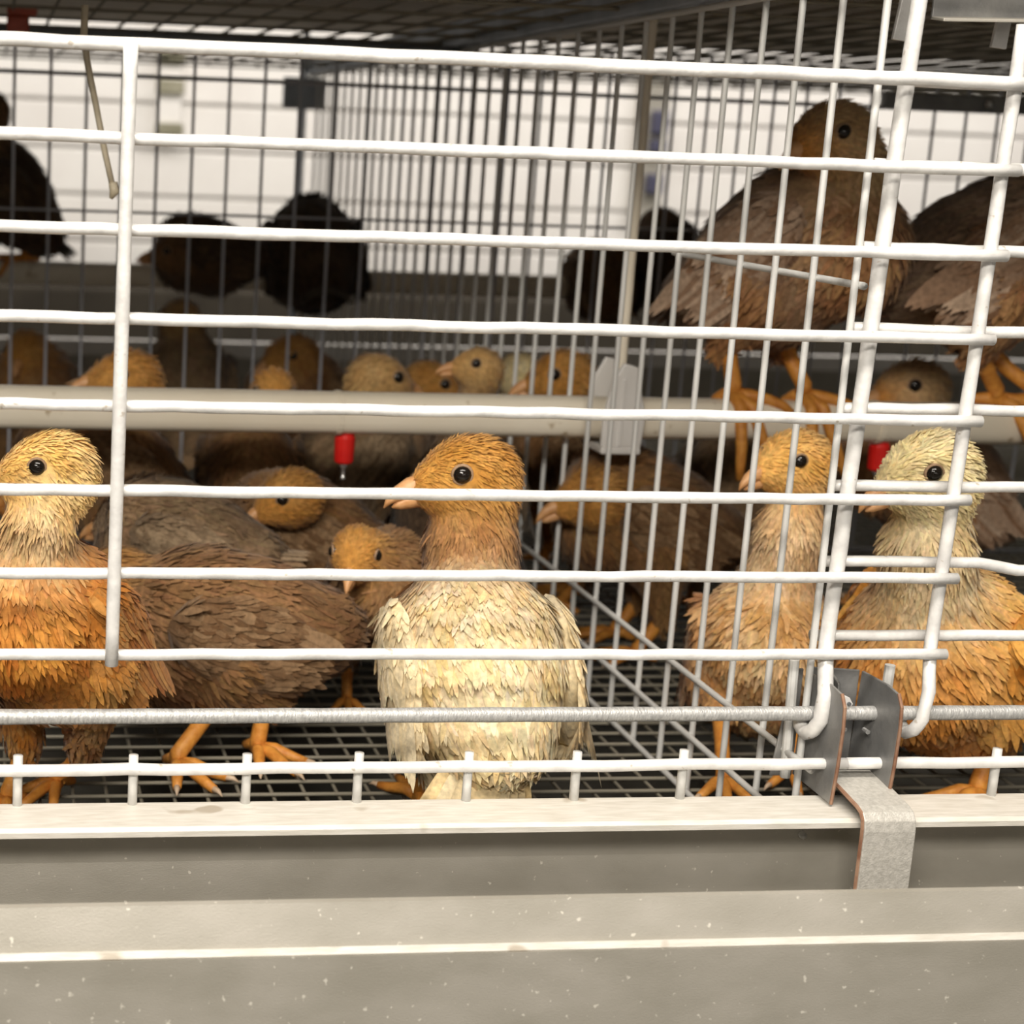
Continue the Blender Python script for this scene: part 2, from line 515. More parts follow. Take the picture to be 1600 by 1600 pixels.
for i in range(nb + 1):
    yy = 0.0 + 1.64 * i / nb
    belt.v += [(-0.6, yy, 0.116), (2.2, yy, 0.116), (-0.6, yy, 0.119), (2.2, yy, 0.119)]
for i in range(nb):
    q = 4 * i
    belt.f += [(q, q + 1, q + 5, q + 4), (q + 2, q + 6, q + 7, q + 3), (q, q + 4, q + 6, q + 2), (q + 1, q + 3, q + 7, q + 5)]
belt.f += [(0, 2, 3, 1), (4 * nb, 4 * nb + 1, 4 * nb + 3, 4 * nb + 2)]
tag(belt.build('dung_belt', M['belt']), 'flat brown plastic belt stretched above the wire ceiling', 'belt')
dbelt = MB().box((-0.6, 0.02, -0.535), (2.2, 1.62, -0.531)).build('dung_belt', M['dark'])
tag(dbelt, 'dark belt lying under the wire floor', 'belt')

ft = thing('feed_trough', 'far feed trough behind the cages, pale strip at the bird heads', 'feed trough', (0.8, 1.66, -0.46))
for nm, lo, hi, mm in (('lip', (-1.4, 0.0, 0.0905), (1.6, 0.02, 0.114), 'white'), ('back_panel', (-1.4, 0.02, -0.03), (1.6, 0.024, 0.09), 'trough'),
                       ('front_panel', (-1.4, 0.10, -0.03), (1.6, 0.104, 0.08), 'trough'), ('bottom_panel', (-1.4, 0.02, -0.034), (1.6, 0.104, -0.03), 'trough')):
    MB().box(lo, hi).build(nm, M[mm], ft, bevel=0.001)

# ------------------------------------------------------------------ water pipes
PIPE_Y, PIPE_Z, PIPE_R = 0.44, -0.252, 0.0165


def water_pipe(name, label, Y, Z, r, nipples, x0=-0.5, x1=1.8):
    t = thing(name, label, 'water pipe', (0.4, Y, Z))
    prof = [(r * math.copysign(abs(math.cos(a)) ** 0.75, math.cos(a)), r * math.copysign(abs(math.sin(a)) ** 0.75, math.sin(a))) for a in np.linspace(0, 2 * math.pi, 24, endpoint=False)]
    MB().prism([(x0 - 0.4, a, b) for a, b in prof], 0, 0, (x1 - x0, 0, 0)).build('pipe', M['pipe'], t, True)
    for nx in nipples:
        xx = nx - 0.4
        sd = [(c * 1.06, d * 1.06) for c, d in prof]
        MB().prism([(xx - 0.009, a, b) for a, b in sd], 0, 0, (0.004, 0, 0)).build('saddle', M['pipe'], t)
        n = MB().tube([(xx, 0, -r + 0.003), (xx, 0, -r - 0.002), (xx, 0, -r - 0.003), (xx, 0, -r - 0.022), (xx, 0, -r - 0.024)], [0.0075, 0.0075, 0.0084, 0.0078, 0.0070], 16).build('nipple', M['red'], t, False, 0.0006)
        MB().tube([(xx, 0, -r - 0.0242), (xx, 0, -r - 0.027), (xx, 0, -r - 0.0285), (xx, 0, -r - 0.036), (xx, 0, -r - 0.037)], [0.0032, 0.0034, 0.0017, 0.0016, 0.0028], 10).build('pin', M['pin'], n, True)
    return t


water_pipe('water_pipe', 'cream plastic water pipe with red nipples crossing both cages', PIPE_Y, PIPE_Z, PIPE_R,
           [float(atyz(538, PIPE_Y, PIPE_Z - 0.03)[0]), float(atyz(1372, PIPE_Y, PIPE_Z - 0.03)[0])])
water_pipe('water_pipe', 'second cream water pipe far behind the divider, dark chickens perched on it', 1.22, -0.212, 0.0145, [])

hx = float(atyz(958, PIPE_Y, PIPE_Z)[0])
hg = thing('pipe_hanger', 'white plastic pipe hanger on a cream post beside the partition', 'pipe hanger', (hx, PIPE_Y, PIPE_Z))
bar('post', [(hx + 0.003, PIPE_Y, PIPE_Z + 0.02), (hx + 0.003, PIPE_Y, 0.11)], 0.0042, M['pipe'], hg)
pr = [(-0.0165, -0.0225, -0.021), (0.0165, -0.0225, -0.021), (0.0185, -0.0225, 0.004), (0.0085, -0.0225, 0.044), (-0.003, -0.0225, 0.047), (-0.011, -0.0225, 0.032), (-0.0165, -0.0225, 0.004)]
MB().prism(pr, 0, 0, (0, 0.005, 0)).build('clamp', M['white'], hg, bevel=0.0015)
MB().prism([(a, b + 0.040, c) for a, b, c in pr], 0, 0, (0, 0.005, 0)).build('clamp', M['white'], hg, bevel=0.0015)
MB().box((-0.0165, -0.023, -0.0265), (0.0165, 0.023, -0.0205)).build('clamp_base', M['white'], hg, bevel=0.0015)
MB().box((-0.0035, -0.024, -0.020), (-0.0005, -0.0222, 0.034)).build('clamp_rib', M['white'], hg, bevel=0.0005)

# ------------------------------------------------------------------ loose fittings
tp = [at(133, 8, 0.30), at(131, 55, 0.30), at(136, 95, 0.30), at(150, 165, 0.30), at(164, 238, 0.30), at(176, 292, 0.30)]
tt = MB().tube([tuple(p) for p in tp], [0.0025, 0.0025, 0.0023, 0.0022, 0.0022, 0.0021], 10)
tube = tt.build('plastic_tube', M['tube'], None, True)
tag(tube, 'thin beige tube hanging crooked from the cage top', 'tube')
MB().tube([tp[5] + np.array([0, 0, 0.003]), tp[5] + np.array([0.0015, 0, -0.003]), tp[5] + np.array([-0.001, 0, -0.008])], [0.003, 0.0036, 0.0012], 8).build('torn_end', M['tube'], tube, True)

rc = at(30, 35, 0.72)
clip = thing('plastic_clip', 'dull red plastic clip on the cage top', 'clip', tuple(rc))
MB().box((-0.011, -0.004, -0.013), (0.009, 0.004, 0.006)).build('clip_body', M['dullred'], clip, bevel=0.002)
MB().box((-0.011, -0.006, 0.006), (0.016, 0.006, 0.014)).build('clip_flange', M['dullred'], clip, bevel=0.002)
for px_, py_, lab in ((1408, 62, 'bent galvanised tab hanging beside the tall door post'), (1562, 74, 'galvanised tab hanging near the right edge of the cage top')):
    p = at(px_, py_, 0.10)
    tb = MB().prism([(-0.005, 0, 0), (0.0045, 0, -0.001), (0.0075, 0, 0.045), (0.0005, 0, 0.047)], 0, 0, (0, 0.003, 0)).build('steel_tab', M['zinc'], None, False, 0.0006)
    tb.location = tuple(p)
    MB().tube([(0.003, -0.001, 0.036), (0.003, 0.004, 0.036)], 0.0018, 8).build('rivet', M['pin'], tb)
    tag(tb, lab, 'steel tab')

q0 = at(1456, 30, 0.06)
up_ = thing('tier_plate', 'grey steel plate of the tier above, in the top right corner', 'steel plate', tuple(q0))
MB().prism([(0.0, 0, 0.0), (0.14, 0, 0.004), (0.14, 0, 0.05), (0.0, 0, 0.05)], 0, 0, (0, 0.002, 0)).build('plate', M['steel'], up_, bevel=0.0005)
MB().prism([(0.0, -0.012, -0.002), (0.14, -0.012, 0.002), (0.14, 0.002, 0.004), (0.0, 0.002, 0.0)], 0, 0, (0, 0, 0.0018)).build('bent_edge', M['trough'], up_, bevel=0.0005)
for xx in (0.020, 0.056):
    MB().tube([(xx, -0.003, 0.020), (xx, 0.003, 0.020)], 0.003, 10).build('rivet', M['rust'], up_)

# fittings on the far wall
cp = at(267, 150, 3.36)
cn = thing('wall_conduit', 'blurred olive conduit with boxes on the far white wall', 'conduit', (cp[0], 3.40, cp[2]))
MB().box((-0.03, -0.02, -0.10), (0.03, 0.018, 0.26)).build('conduit', M['panel'], cn, bevel=0.004)
for a, b in ((-0.095, -0.065), (0.005, 0.04), (0.08, 0.11)):
    MB().box((-0.035, -0.035, a), (0.035, -0.02, b)).build('junction_box', M['olive'], cn, bevel=0.004)
cp = at(1030, 210, 3.36)
cn = thing('wall_switchgear', 'grey wall post with navy boxes, seen through the partition wires', 'switch box', (cp[0], 3.40, cp[2]))
MB().box((-0.045, -0.02, -0.22), (0.03, 0.018, 0.16)).build('back_board', M['trough'], cn, bevel=0.004)
for a, b in ((0.0, 0.06), (-0.045, -0.012), (-0.15, -0.10)):
    MB().box((-0.02, -0.05, a), (0.02, -0.02, b)).build('switch', M['navy'], cn, bevel=0.004)

# ------------------------------------------------------------------ chickens
U = np.array([0, 0, 1.0])


def nrm(v):
    v = np.asarray(v, float)
    return v / (np.linalg.norm(v, axis=-1, keepdims=True) + 1e-12)


def surface_nets(f, org, h):
    s = f < 0
    nx, ny, nz = f.shape
    cnt = np.zeros((nx - 1, ny - 1, nz - 1), int)
    corners = [(i, j, k) for i in (0, 1) for j in (0, 1) for k in (0, 1)]
    for i, j, k in corners:
        cnt += s[i:nx - 1 + i, j:ny - 1 + j, k:nz - 1 + k]
    act = (cnt > 0) & (cnt < 8)
    ci = np.argwhere(act)
    idx = -np.ones(act.shape, int)
    idx[act] = np.arange(len(ci))
    acc = np.zeros((len(ci), 3))
    n = np.zeros(len(ci))
    for a in corners:
        for ax in range(3):
            if a[ax] == 0:
                b = list(a)
                b[ax] = 1
                fa = f[ci[:, 0] + a[0], ci[:, 1] + a[1], ci[:, 2] + a[2]]
                fb = f[ci[:, 0] + b[0], ci[:, 1] + b[1], ci[:, 2] + b[2]]
                x = (fa < 0) != (fb < 0)
                t = np.where(x, fa / np.where(x, fa - fb, 1), 0)
                p = np.array(a, float)[None] + t[:, None] * (np.array(b) - np.array(a))[None]
                acc += np.where(x[:, None], p, 0)
                n += x
    v = org + h * (ci + acc / n[:, None])
    quads = []
    for ax in range(3):
        o1, o2 = [q for q in range(3) if q != ax]
        sl0 = [slice(None)] * 3
        sl1 = [slice(None)] * 3
        sl0[ax], sl1[ax] = slice(0, -1), slice(1, None)
        d = s[tuple(sl0)] != s[tuple(sl1)]
        e = np.argwhere(d)
        e = e[(e[:, o1] > 0) & (e[:, o2] > 0) & (e[:, o1] < f.shape[o1] - 1) & (e[:, o2] < f.shape[o2] - 1)]
        if not len(e):
            continue
        ins = s[e[:, 0], e[:, 1], e[:, 2]]
        q = []
        for da, db in ((-1, -1), (0, -1), (0, 0), (-1, 0)):
            c = e.copy()
            c[:, o1] += da
            c[:, o2] += db
            q.append(idx[c[:, 0], c[:, 1], c[:, 2]])
        q = np.stack(q, 1)
        flip = ins if ax != 1 else ~ins
        q = np.where(flip[:, None], q, q[:, ::-1])
        quads.append(q)
    return v, np.concatenate(quads)


def wob(p, f, seed=0.0):
    """smooth pseudo noise in 0..1"""
    p = p * f
    a = np.sin(p[:, 0] * 1.7 + 2.1 * np.sin(p[:, 1] * 1.3 + seed) + seed * 3.1)
    b = np.sin(p[:, 1] * 2.1 + 1.7 * np.sin(p[:, 2] * 1.1 + seed * 1.7) + 1.3)
    c = np.sin(p[:, 2] * 1.9 + 2.3 * np.sin(p[:, 0] * 1.5 + seed * 0.7) + 4.1)
    return 0.5 + (a + b + c) / 6


def set_col(me, col):
    at_ = me.color_attributes.new('Col', 'FLOAT_COLOR', 'POINT')
    c = np.ones((len(me.vertices), 4), np.float32)
    c[:, :3] = np.clip(col, 0, 1)
    at_.data.foreach_set('color', c.ravel())


def np_mesh(name, v, faces, col=None, smooth=True, normals=None):
    me = bpy.data.meshes.new(name)
    me.from_pydata(np.asarray(v, np.float32), [], np.asarray(faces, np.int32) if isinstance(faces, np.ndarray) else faces)
    me.polygons.foreach_set('use_smooth', np.ones(len(me.polygons), bool))
    me.update()
    if normals is not None:
        me.normals_split_custom_set_from_vertices([tuple(t) for t in normals])
    if col is not None:
        set_col(me, col)
        me.materials.append(M['plume'])
    return me


def feathers(P, N, D, L, Wd, lift, col, tip=0.1, soft=0.8):
    """leaf-shaped vanes: base P, surface normal N, flow D, length, width, lift angle, colour -> verts, tris, colours, normals"""
    D = nrm(D - N * np.sum(D * N, 1, keepdims=True))
    Sd = np.cross(N, D)
    L, Wd = L[:, None], Wd[:, None]
    cl, sl = np.cos(lift)[:, None], np.sin(lift)[:, None]

    def pt(u, w):
        return P + D * L * u * cl + N * L * sl * u * (1 - 0.42 * u) + Sd * Wd * w

    v = np.stack([pt(-0.1, -0.3), pt(-0.1, 0.3), pt(0.5, -0.5), pt(0.5, 0.5), pt(0.86, -0.3), pt(0.86, 0.3), pt(1.02, 0.0)], 1)
    k, n = 7, len(P)
    tri = np.array([[0, 3, 1], [0, 2, 3], [2, 5, 3], [2, 4, 5], [4, 6, 5]])
    faces = ((np.arange(n) * k)[:, None, None] + tri[None]).reshape(-1, 3)
    cn = nrm(N * cl - D * sl)
    nn = nrm(N * soft + cn * (1 - soft))
    side = np.array([-0.25, 0.25, -0.35, 0.35, -0.25, 0.25, 0.0])
    vn = nrm(nn[:, None, :] + (1 - soft) * side[None, :, None] * Sd[:, None, :])
    shade = np.array([0.93, 0.93, 1.0, 1.0, 1.03, 1.03, 1 + tip])
    c = col[:, None, :] * shade[None, :, None]
    return v.reshape(-1, 3), faces, c.reshape(-1, 3), vn.reshape(-1, 3)


PAL = {
    'rust': dict(head=((0.78, 0.50, 0.17), (0.85, 0.62, 0.30)), face=(0.76, 0.44, 0.14), neck=((0.62, 0.40, 0.20), (0.72, 0.56, 0.36)), back=((0.38, 0.125, 0.024), (0.56, 0.25, 0.065)),
                 breast=((0.34, 0.10, 0.020), (0.60, 0.29, 0.085)), wing=((0.36, 0.12, 0.026), (0.56, 0.30, 0.11)), belly=((0.36, 0.14, 0.035), (0.54, 0.33, 0.14)), tail=((0.55, 0.28, 0.09), (0.7, 0.45, 0.2))),
    'cream': dict(head=((0.50, 0.245, 0.065), (0.60, 0.33, 0.11)), face=(0.56, 0.29, 0.09), neck=((0.25, 0.12, 0.055), (0.40, 0.23, 0.115)), back=((0.72, 0.54, 0.27), (0.87, 0.78, 0.58)),
                  breast=((0.52, 0.25, 0.08), (0.66, 0.42, 0.2)), wing=((0.80, 0.66, 0.42), (0.85, 0.74, 0.54)), belly=((0.76, 0.62, 0.40), (0.82, 0.72, 0.52)), tail=((0.78, 0.60, 0.34), (0.84, 0.72, 0.50))),
    'buff': dict(head=((0.76, 0.40, 0.11), (0.82, 0.52, 0.20)), face=(0.80, 0.48, 0.18), neck=((0.66, 0.44, 0.24), (0.76, 0.58, 0.38)), back=((0.52, 0.25, 0.09), (0.68, 0.44, 0.22)),
                 breast=((0.60, 0.32, 0.12), (0.80, 0.60, 0.36)), wing=((0.48, 0.22, 0.09), (0.66, 0.46, 0.26)), belly=((0.46, 0.22, 0.09), (0.58, 0.36, 0.18)), tail=((0.5, 0.26, 0.1), (0.62, 0.4, 0.2))),
    'straw': dict(head=((0.80, 0.66, 0.34), (0.86, 0.76, 0.50)), face=(0.82, 0.68, 0.38), neck=((0.72, 0.52, 0.28), (0.82, 0.68, 0.46)), back=((0.66, 0.34, 0.09), (0.78, 0.50, 0.19)),
                  breast=((0.46, 0.16, 0.04), (0.66, 0.36, 0.14)), wing=((0.50, 0.19, 0.045), (0.72, 0.43, 0.15)), belly=((0.42, 0.15, 0.035), (0.60, 0.32, 0.11)), tail=((0.52, 0.24, 0.08), (0.7, 0.5, 0.3))),
    'brown': dict(head=((0.46, 0.22, 0.065), (0.56, 0.31, 0.11)), face=(0.50, 0.25, 0.08), neck=((0.23, 0.125, 0.062), (0.33, 0.205, 0.11)), back=((0.125, 0.066, 0.032), (0.235, 0.135, 0.07)),  # body tones darkened: second-row shadow is put into the colour, heads kept brighter
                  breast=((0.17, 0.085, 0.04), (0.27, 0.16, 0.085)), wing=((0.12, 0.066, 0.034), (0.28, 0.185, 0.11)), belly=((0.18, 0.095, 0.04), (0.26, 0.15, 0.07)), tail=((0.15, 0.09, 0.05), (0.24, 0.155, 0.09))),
    'tan': dict(head=((0.48, 0.29, 0.12), (0.56, 0.38, 0.18)), face=(0.52, 0.30, 0.13), neck=((0.34, 0.22, 0.13), (0.44, 0.31, 0.20)), back=((0.15, 0.10, 0.06), (0.25, 0.175, 0.11)),  # body darker than the head, with the second row's shade painted in
                breast=((0.22, 0.13, 0.07), (0.34, 0.23, 0.14)), wing=((0.16, 0.11, 0.07), (0.32, 0.24, 0.16)), belly=((0.22, 0.13, 0.07), (0.32, 0.21, 0.12)), tail=((0.3, 0.2, 0.12), (0.44, 0.33, 0.22))),
    'dark': dict(head=((0.20, 0.11, 0.055), (0.27, 0.16, 0.085)), face=(0.24, 0.13, 0.06), neck=((0.13, 0.075, 0.045), (0.20, 0.125, 0.075)), back=((0.055, 0.034, 0.022), (0.11, 0.07, 0.042)),  # near-black plumage: backlight and shade are put into the colour
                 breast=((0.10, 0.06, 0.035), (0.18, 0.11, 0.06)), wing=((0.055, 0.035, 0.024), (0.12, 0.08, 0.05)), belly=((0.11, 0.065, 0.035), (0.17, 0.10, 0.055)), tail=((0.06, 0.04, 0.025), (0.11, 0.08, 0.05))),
    'bay': dict(head=((0.46, 0.32, 0.18), (0.60, 0.45, 0.28)), face=(0.66, 0.27, 0.06), neck=((0.38, 0.25, 0.14), (0.52, 0.37, 0.22)), back=((0.17, 0.118, 0.084), (0.30, 0.215, 0.155)),
                breast=((0.27, 0.115, 0.05), (0.46, 0.27, 0.13)), wing=((0.22, 0.125, 0.075), (0.48, 0.36, 0.27)), belly=((0.32, 0.14, 0.058), (0.46, 0.26, 0.12)), tail=((0.28, 0.20, 0.15), (0.58, 0.50, 0.41))),
}


def rich(c, k=1.12):
    c = np.array(c)
    m_ = c @ np.array([0.3, 0.59, 0.11])
    return tuple(np.clip(m_ + (c - m_) * k, 0.008, 0.93))


PAL = {n_: {r_: (rich(c_) if r_ == 'face' else tuple(rich(q_) for q_ in c_)) for r_, c_ in d_.items()} for n_, d_ in PAL.items()}


def tube_mesh(mb, name, m, parent):
    return mb.build(name, m, parent, True)


def chicken(label, pal, T, face, pitch, H, hface, hpitch=0.0, s=1.0, ground=FLOOR_Z, feet=None, perch=None, n=2400, h=0.0034,
            tail_up=8, tail_side=0, tail_len=0.72, seed=1.0, neck_out=0.008, head_s=1.0, wingdrop=14, wide=1.0, legs=True, neck_w=1.0, wing_s=0.85, long=1.0, toe=None):
    """T torso centre, H head centre (world); face/hface headings in degrees (0 = right along the cage, 90 = away)"""
    C = PAL[pal]
    T, H = np.array(T, float), np.array(H, float)
    root_p = np.array([T[0], T[1], ground])
    rt = thing('young_chicken', label, 'chicken', tuple(root_p), 'young chickens in the cages')
    T, H = T - root_p, H - root_p
    a, p = math.radians(face), math.radians(pitch)
    f = np.array([math.cos(a), math.sin(a), 0])
    l = np.array([-math.sin(a), math.cos(a), 0])
    fp = f * math.cos(p) + U * math.sin(p)
    up = -f * math.sin(p) + U * math.cos(p)
    ha, hp = math.radians(hface), math.radians(hpitch)
    hf = np.array([math.cos(ha) * math.cos(hp), math.sin(ha) * math.cos(hp), math.sin(hp)])
    hl = np.array([-math.sin(ha), math.cos(ha), 0])
    hu = np.cross(hf, hl)
    hs = s * head_s
    g = ground - root_p[2]
    # legs: hips, hocks, feet
    gz = 0.0
    foot = []
    for i, sg in enumerate((1, -1)):
        if feet is not None:
            q = np.array(feet[i], float) - root_p
        else:
            q = np.array([T[0], T[1], 0]) + l * sg * 0.027 * s + f * 0.006 * s
        q[2] = gz if perch is None else gz
        foot.append(q)
    hip = [T - U * 0.016 * s + l * sg * 0.026 * s - fp * 0.004 * s for sg in (1, -1)]
    hock = [0.5 * hip[i] + 0.5 * foot[i] - f * 0.012 * s for i in (0, 1)]
    for i in (0, 1):
        hock[i][2] = max(0.30 * hip[i][2] + 0.7 * foot[i][2], 0.034 * s)
    N0 = T + fp * 0.040 * long * s + up * 0.014 * s
    N1 = 0.5 * (N0 + H) - hf * 0.004 * s + f * neck_out * s
    w = wide
    E = lambda c, r, ax, reg, flow: ('e', c, np.array(r) * s, ax, reg, flow)
    axT, axH = (fp, l, up), (hf, hl, hu)
    I3 = (f, l, U)
    prims = [
        E(T, (0.060 * long, 0.045 * w, 0.046), axT, 'back', -fp - 0.25 * U),
        E(T + (fp * 0.020 * long + up * 0.017) * s, (0.034, 0.036 * w, 0.030), axT, 'back', -fp - 0.2 * U),
        E(T + (fp * 0.031 * long - up * 0.008) * s, (0.035, 0.037 * w, 0.040), axT, 'breast', -fp * 0.5 - 0.8 * U),
        E(T + (-fp * 0.044 * long + up * 0.002) * s, (0.035, 0.031 * w, 0.029), axT, 'back', -fp),
        E(T + (-f * 0.008 - U * 0.020) * s, (0.037, 0.036 * w, 0.031), I3, 'belly', -U - 0.3 * f),
        ('c', N0, N1, 0.0270 * s, 0.0175 * neck_w * s, 'neck', N0 - H),
        ('c', N1, H - hf * 0.005 * hs, 0.0175 * neck_w * s, 0.0145 * hs, 'neck', N0 - H),
        ('e', H, np.array((0.0245, 0.0192, 0.0200)) * hs, axH, 'head', -hf - 0.5 * hu),
        ('e', H + (hf * 0.0155 - hu * 0.0035) * hs, np.array((0.0165, 0.0108, 0.0106)) * hs, axH, 'face', -hf - 0.3 * hu),
        ('e', H + (-hf * 0.003 - hu * 0.009) * hs, np.array((0.0185, 0.0172, 0.0150)) * hs, axH, 'head', -hf - 0.9 * hu),
    ]
    for i in (0, 1):
        prims.append(('c', hip[i], hock[i], 0.0225 * s, 0.0085 * s, 'belly', hock[i] - hip[i]))

    def dists(P):
        out = []
        for q in prims:
            if q[0] == 'e':
                _, c, r, ax, reg, fl = q
                R_ = np.stack(ax, 1)
                x = (P - c) @ R_
                k0 = np.linalg.norm(x / r, axis=1)
                k1 = np.linalg.norm(x / (r * r), axis=1) + 1e-9
                out.append(k0 * (k0 - 1) / k1)
            else:
                _, A, B, ra, rb, reg, fl = q
                ab = B - A
                t = np.clip((P - A) @ ab / (ab @ ab + 1e-12), 0, 1)
                out.append(np.linalg.norm(P - A - t[:, None] * ab, axis=1) - (ra + (rb - ra) * t))
        return np.stack(out, 1)

    allp = np.array([q[1] for q in prims] + [q[2] for q in prims if q[0] == 'c'])
    lo, hi = allp.min(0) - 0.072 * s, allp.max(0) + 0.072 * s
    dims = np.ceil((hi - lo) / h).astype(int) + 1
    gx = np.stack(np.meshgrid(*[lo[i] + h * np.arange(dims[i]) for i in range(3)], indexing='ij'), -1).reshape(-1, 3)
    D = dists(gx)
    k = 0.010 * s
    d = D[:, 0]
    for i in range(1, D.shape[1]):
        e = np.clip(0.5 + 0.5 * (D[:, i] - d) / k, 0, 1)
        d = D[:, i] * (1 - e) + d * e - k * e * (1 - e)
    fgrid = d.reshape(dims)
    v, q = surface_nets(fgrid, lo, h)
    regs = [z_[-2] for z_ in prims]
    flows = np.array([nrm(z_[-1]) for z_ in prims])

    def look(P):
        Dv = dists(P)
        Wt = np.exp(-(Dv - Dv.min(1, keepdims=True)) / (0.005 * s))
        Wt /= Wt.sum(1, keepdims=True)
        nz = np.clip((wob(P, 150 / s, seed) - 0.5) * 1.9 + 0.5, 0, 1)[:, None]
        nz2 = wob(P, 55 / s, seed + 2)[:, None]
        nz = np.clip(0.6 * nz + 0.5 * nz2 - 0.05, 0, 1)
        col = np.zeros((len(P), 3))
        for i, r in enumerate(regs):
            if r == 'face':
                c = np.tile(np.array(C['face']), (len(P), 1))
            else:
                c1, c2 = map(np.array, C[r])
                c = c1 + (c2 - c1) * nz
            col += Wt[:, i:i + 1] * c
        return Wt, col

    Wt, col = look(v)
    me = np_mesh('chicken_body', v, q, col)
    body = link('body', me, rt)

    eyes = [H + (hf * 0.0095 + hu * 0.0055) * hs + hl * sg * 0.0160 * hs for sg in (1, -1)]
    # plumage: short feather vanes all over the body
    a_, b_, c_, d_ = (v[q[:, i]] for i in range(4))
    nn = np.cross(c_ - a_, d_ - b_)
    ar = np.linalg.norm(nn, axis=1)
    mcent = (a_ + c_) * 0.5
    wq = ar * (1 + 2.2 * Wt[q[:, 0]][:, 5:10].sum(1))
    pick = RNG.choice(len(q), n, p=wq / wq.sum())
    r1, r2 = RNG.random((n, 1)), RNG.random((n, 1))
    P = (a_[pick] * (1 - r1) + b_[pick] * r1) * (1 - r2) + (d_[pick] * (1 - r1) + c_[pick] * r1) * r2
    Nn = nrm(nn[pick])
    keep = np.min([np.linalg.norm(P - e_, axis=1) for e_ in eyes], 0) > 0.0068 * hs
    P, Nn = P[keep], Nn[keep]
    n = len(P)
    Wp, cp_ = look(P)
    LEN = {'head': 0.0062, 'face': 0.0034, 'neck': 0.0120, 'back': 0.0150, 'breast': 0.0140, 'belly': 0.0125}
    WID = {'head': 0.0012, 'face': 0.0010, 'neck': 0.0016, 'back': 0.0042, 'breast': 0.0030, 'belly': 0.0024}
    LIF = {'head': 0.26, 'face': 0.12, 'neck': 0.30, 'back': 0.09, 'breast': 0.17, 'belly': 0.26}
    Lw = Wp @ np.array([LEN[r] for r in regs])
    Ww = Wp @ np.array([WID[r] for r in regs]) * (1.0 if n > 4000 else 1.5)
    Lf = Wp @ np.array([LIF[r] for r in regs])
    fl = Wp @ flows + RNG.normal(0, 0.20, (n, 3))
    jit = RNG.uniform(0.86, 1.14, (n, 1)) * RNG.uniform(0.96, 1.04, (n, 3))
    fv, ff, fc, fn = feathers(P, Nn, fl, Lw * s * RNG.uniform(0.7, 1.3, n), Ww * s * RNG.uniform(0.7, 1.3, n), Lf * RNG.uniform(0.4, 1.6, n), cp_ * jit)
    pm = link('plumage', np_mesh('chicken_plumage', fv, ff, fc, True, fn), body)
    pm['kind'] = 'stuff'

    # wings: folded, layered quills
    for sg in (1, -1):
        wd = math.radians(wingdrop)
        wf = fp * math.cos(wd) - up * -math.sin(wd)
        wf = nrm(fp * math.cos(wd) + up * math.sin(wd))
        wu = nrm(up * math.cos(wd) - fp * math.sin(wd))
        wc = T + (l * sg * 0.0415 * w + up * 0.004 - fp * 0.006) * s
        wn = nrm(l * sg + up * 0.12)
        WV, WF, WC = [], [], []

        def addw(vv, f_, c_2):
            o_ = sum(len(x_) for x_ in WV)
            WV.append(vv)
            WF.extend([[i_ + o_ for i_ in t_] for t_ in f_])
            WC.append(c_2)

        # padded wing base
        nu, nv = 14, 8
        bv, bf = [], []
        for i in range(nv + 1):
            th = math.pi * i / nv
            for j in range(nu):
                ph = 2 * math.pi * j / nu
                bv.append(wc + s * (wf * 0.044 * math.cos(th) + wu * 0.025 * math.sin(th) * math.cos(ph) + wn * 0.0070 * math.sin(th) * math.sin(ph)))
        for i in range(nv):
            for j in range(nu):
                bf.append([i * nu + j, i * nu + (j + 1) % nu, (i + 1) * nu + (j + 1) % nu, (i + 1) * nu + j])
        bv = np.array(bv)
        t_ = bf[nv // 2 * nu]
        if np.cross(bv[t_[1]] - bv[t_[0]], bv[t_[2]] - bv[t_[0]]) @ (bv[t_[0]] - wc) < 0:
            bf = [g_[::-1] for g_ in bf]
        WN = [nrm((bv - wc) @ np.stack([wf, wu, wn * 2], 1) @ np.stack([wf, wu, wn * 2], 0))]
        c1, c2 = map(np.array, C['wing'])
        addw(bv, bf, c1 + (c2 - c1) * wob(bv, 120, seed)[:, None] * 0.6)
        for row, (x0, Lr, Wr, cnt_, lf, off) in enumerate(((0.004, 0.046, 0.0080, 11, 0.04, 0.0062), (0.012, 0.030, 0.0075, 12, 0.06, 0.0076), (0.021, 0.020, 0.0066, 13, 0.08, 0.0082), (0.030, 0.016, 0.0056, 12, 0.10, 0.0080), (0.038, 0.013, 0.005, 10, 0.12, 0.0066))):
            tt_ = np.linspace(-1, 1, cnt_)
            PP = wc + s * (wf * (x0 - 0.012 * tt_[:, None] ** 2 - 0.010 * (tt_[:, None] + 1) * (row == 0)) + wu * (0.019 - 0.003 * row * 0) * tt_[:, None] * (0.9 if row < 3 else 0.7) + wn * off * (1 - 0.25 * tt_[:, None] ** 2))
            DD = np.tile(-wf, (cnt_, 1)) - wu * 0.10 * tt_[:, None] - wn * 0.12 * (row == 0)
            NN = np.tile(wn, (cnt_, 1)) + wu * 0.25 * tt_[:, None]
            mixv = RNG.random((cnt_, 1))
            cc_ = (c1 + (c2 - c1) * mixv) * RNG.uniform(0.88, 1.08, (cnt_, 1))
            a1, b1, d1, n1 = feathers(PP, nrm(NN), DD, np.full(cnt_, Lr * s * wing_s) * RNG.uniform(0.9, 1.1, cnt_), np.full(cnt_, Wr * s), np.full(cnt_, lf), cc_, 0.3, 0.7)
            addw(a1, b1.tolist(), d1)
            WN.append(n1)
        nc = 420
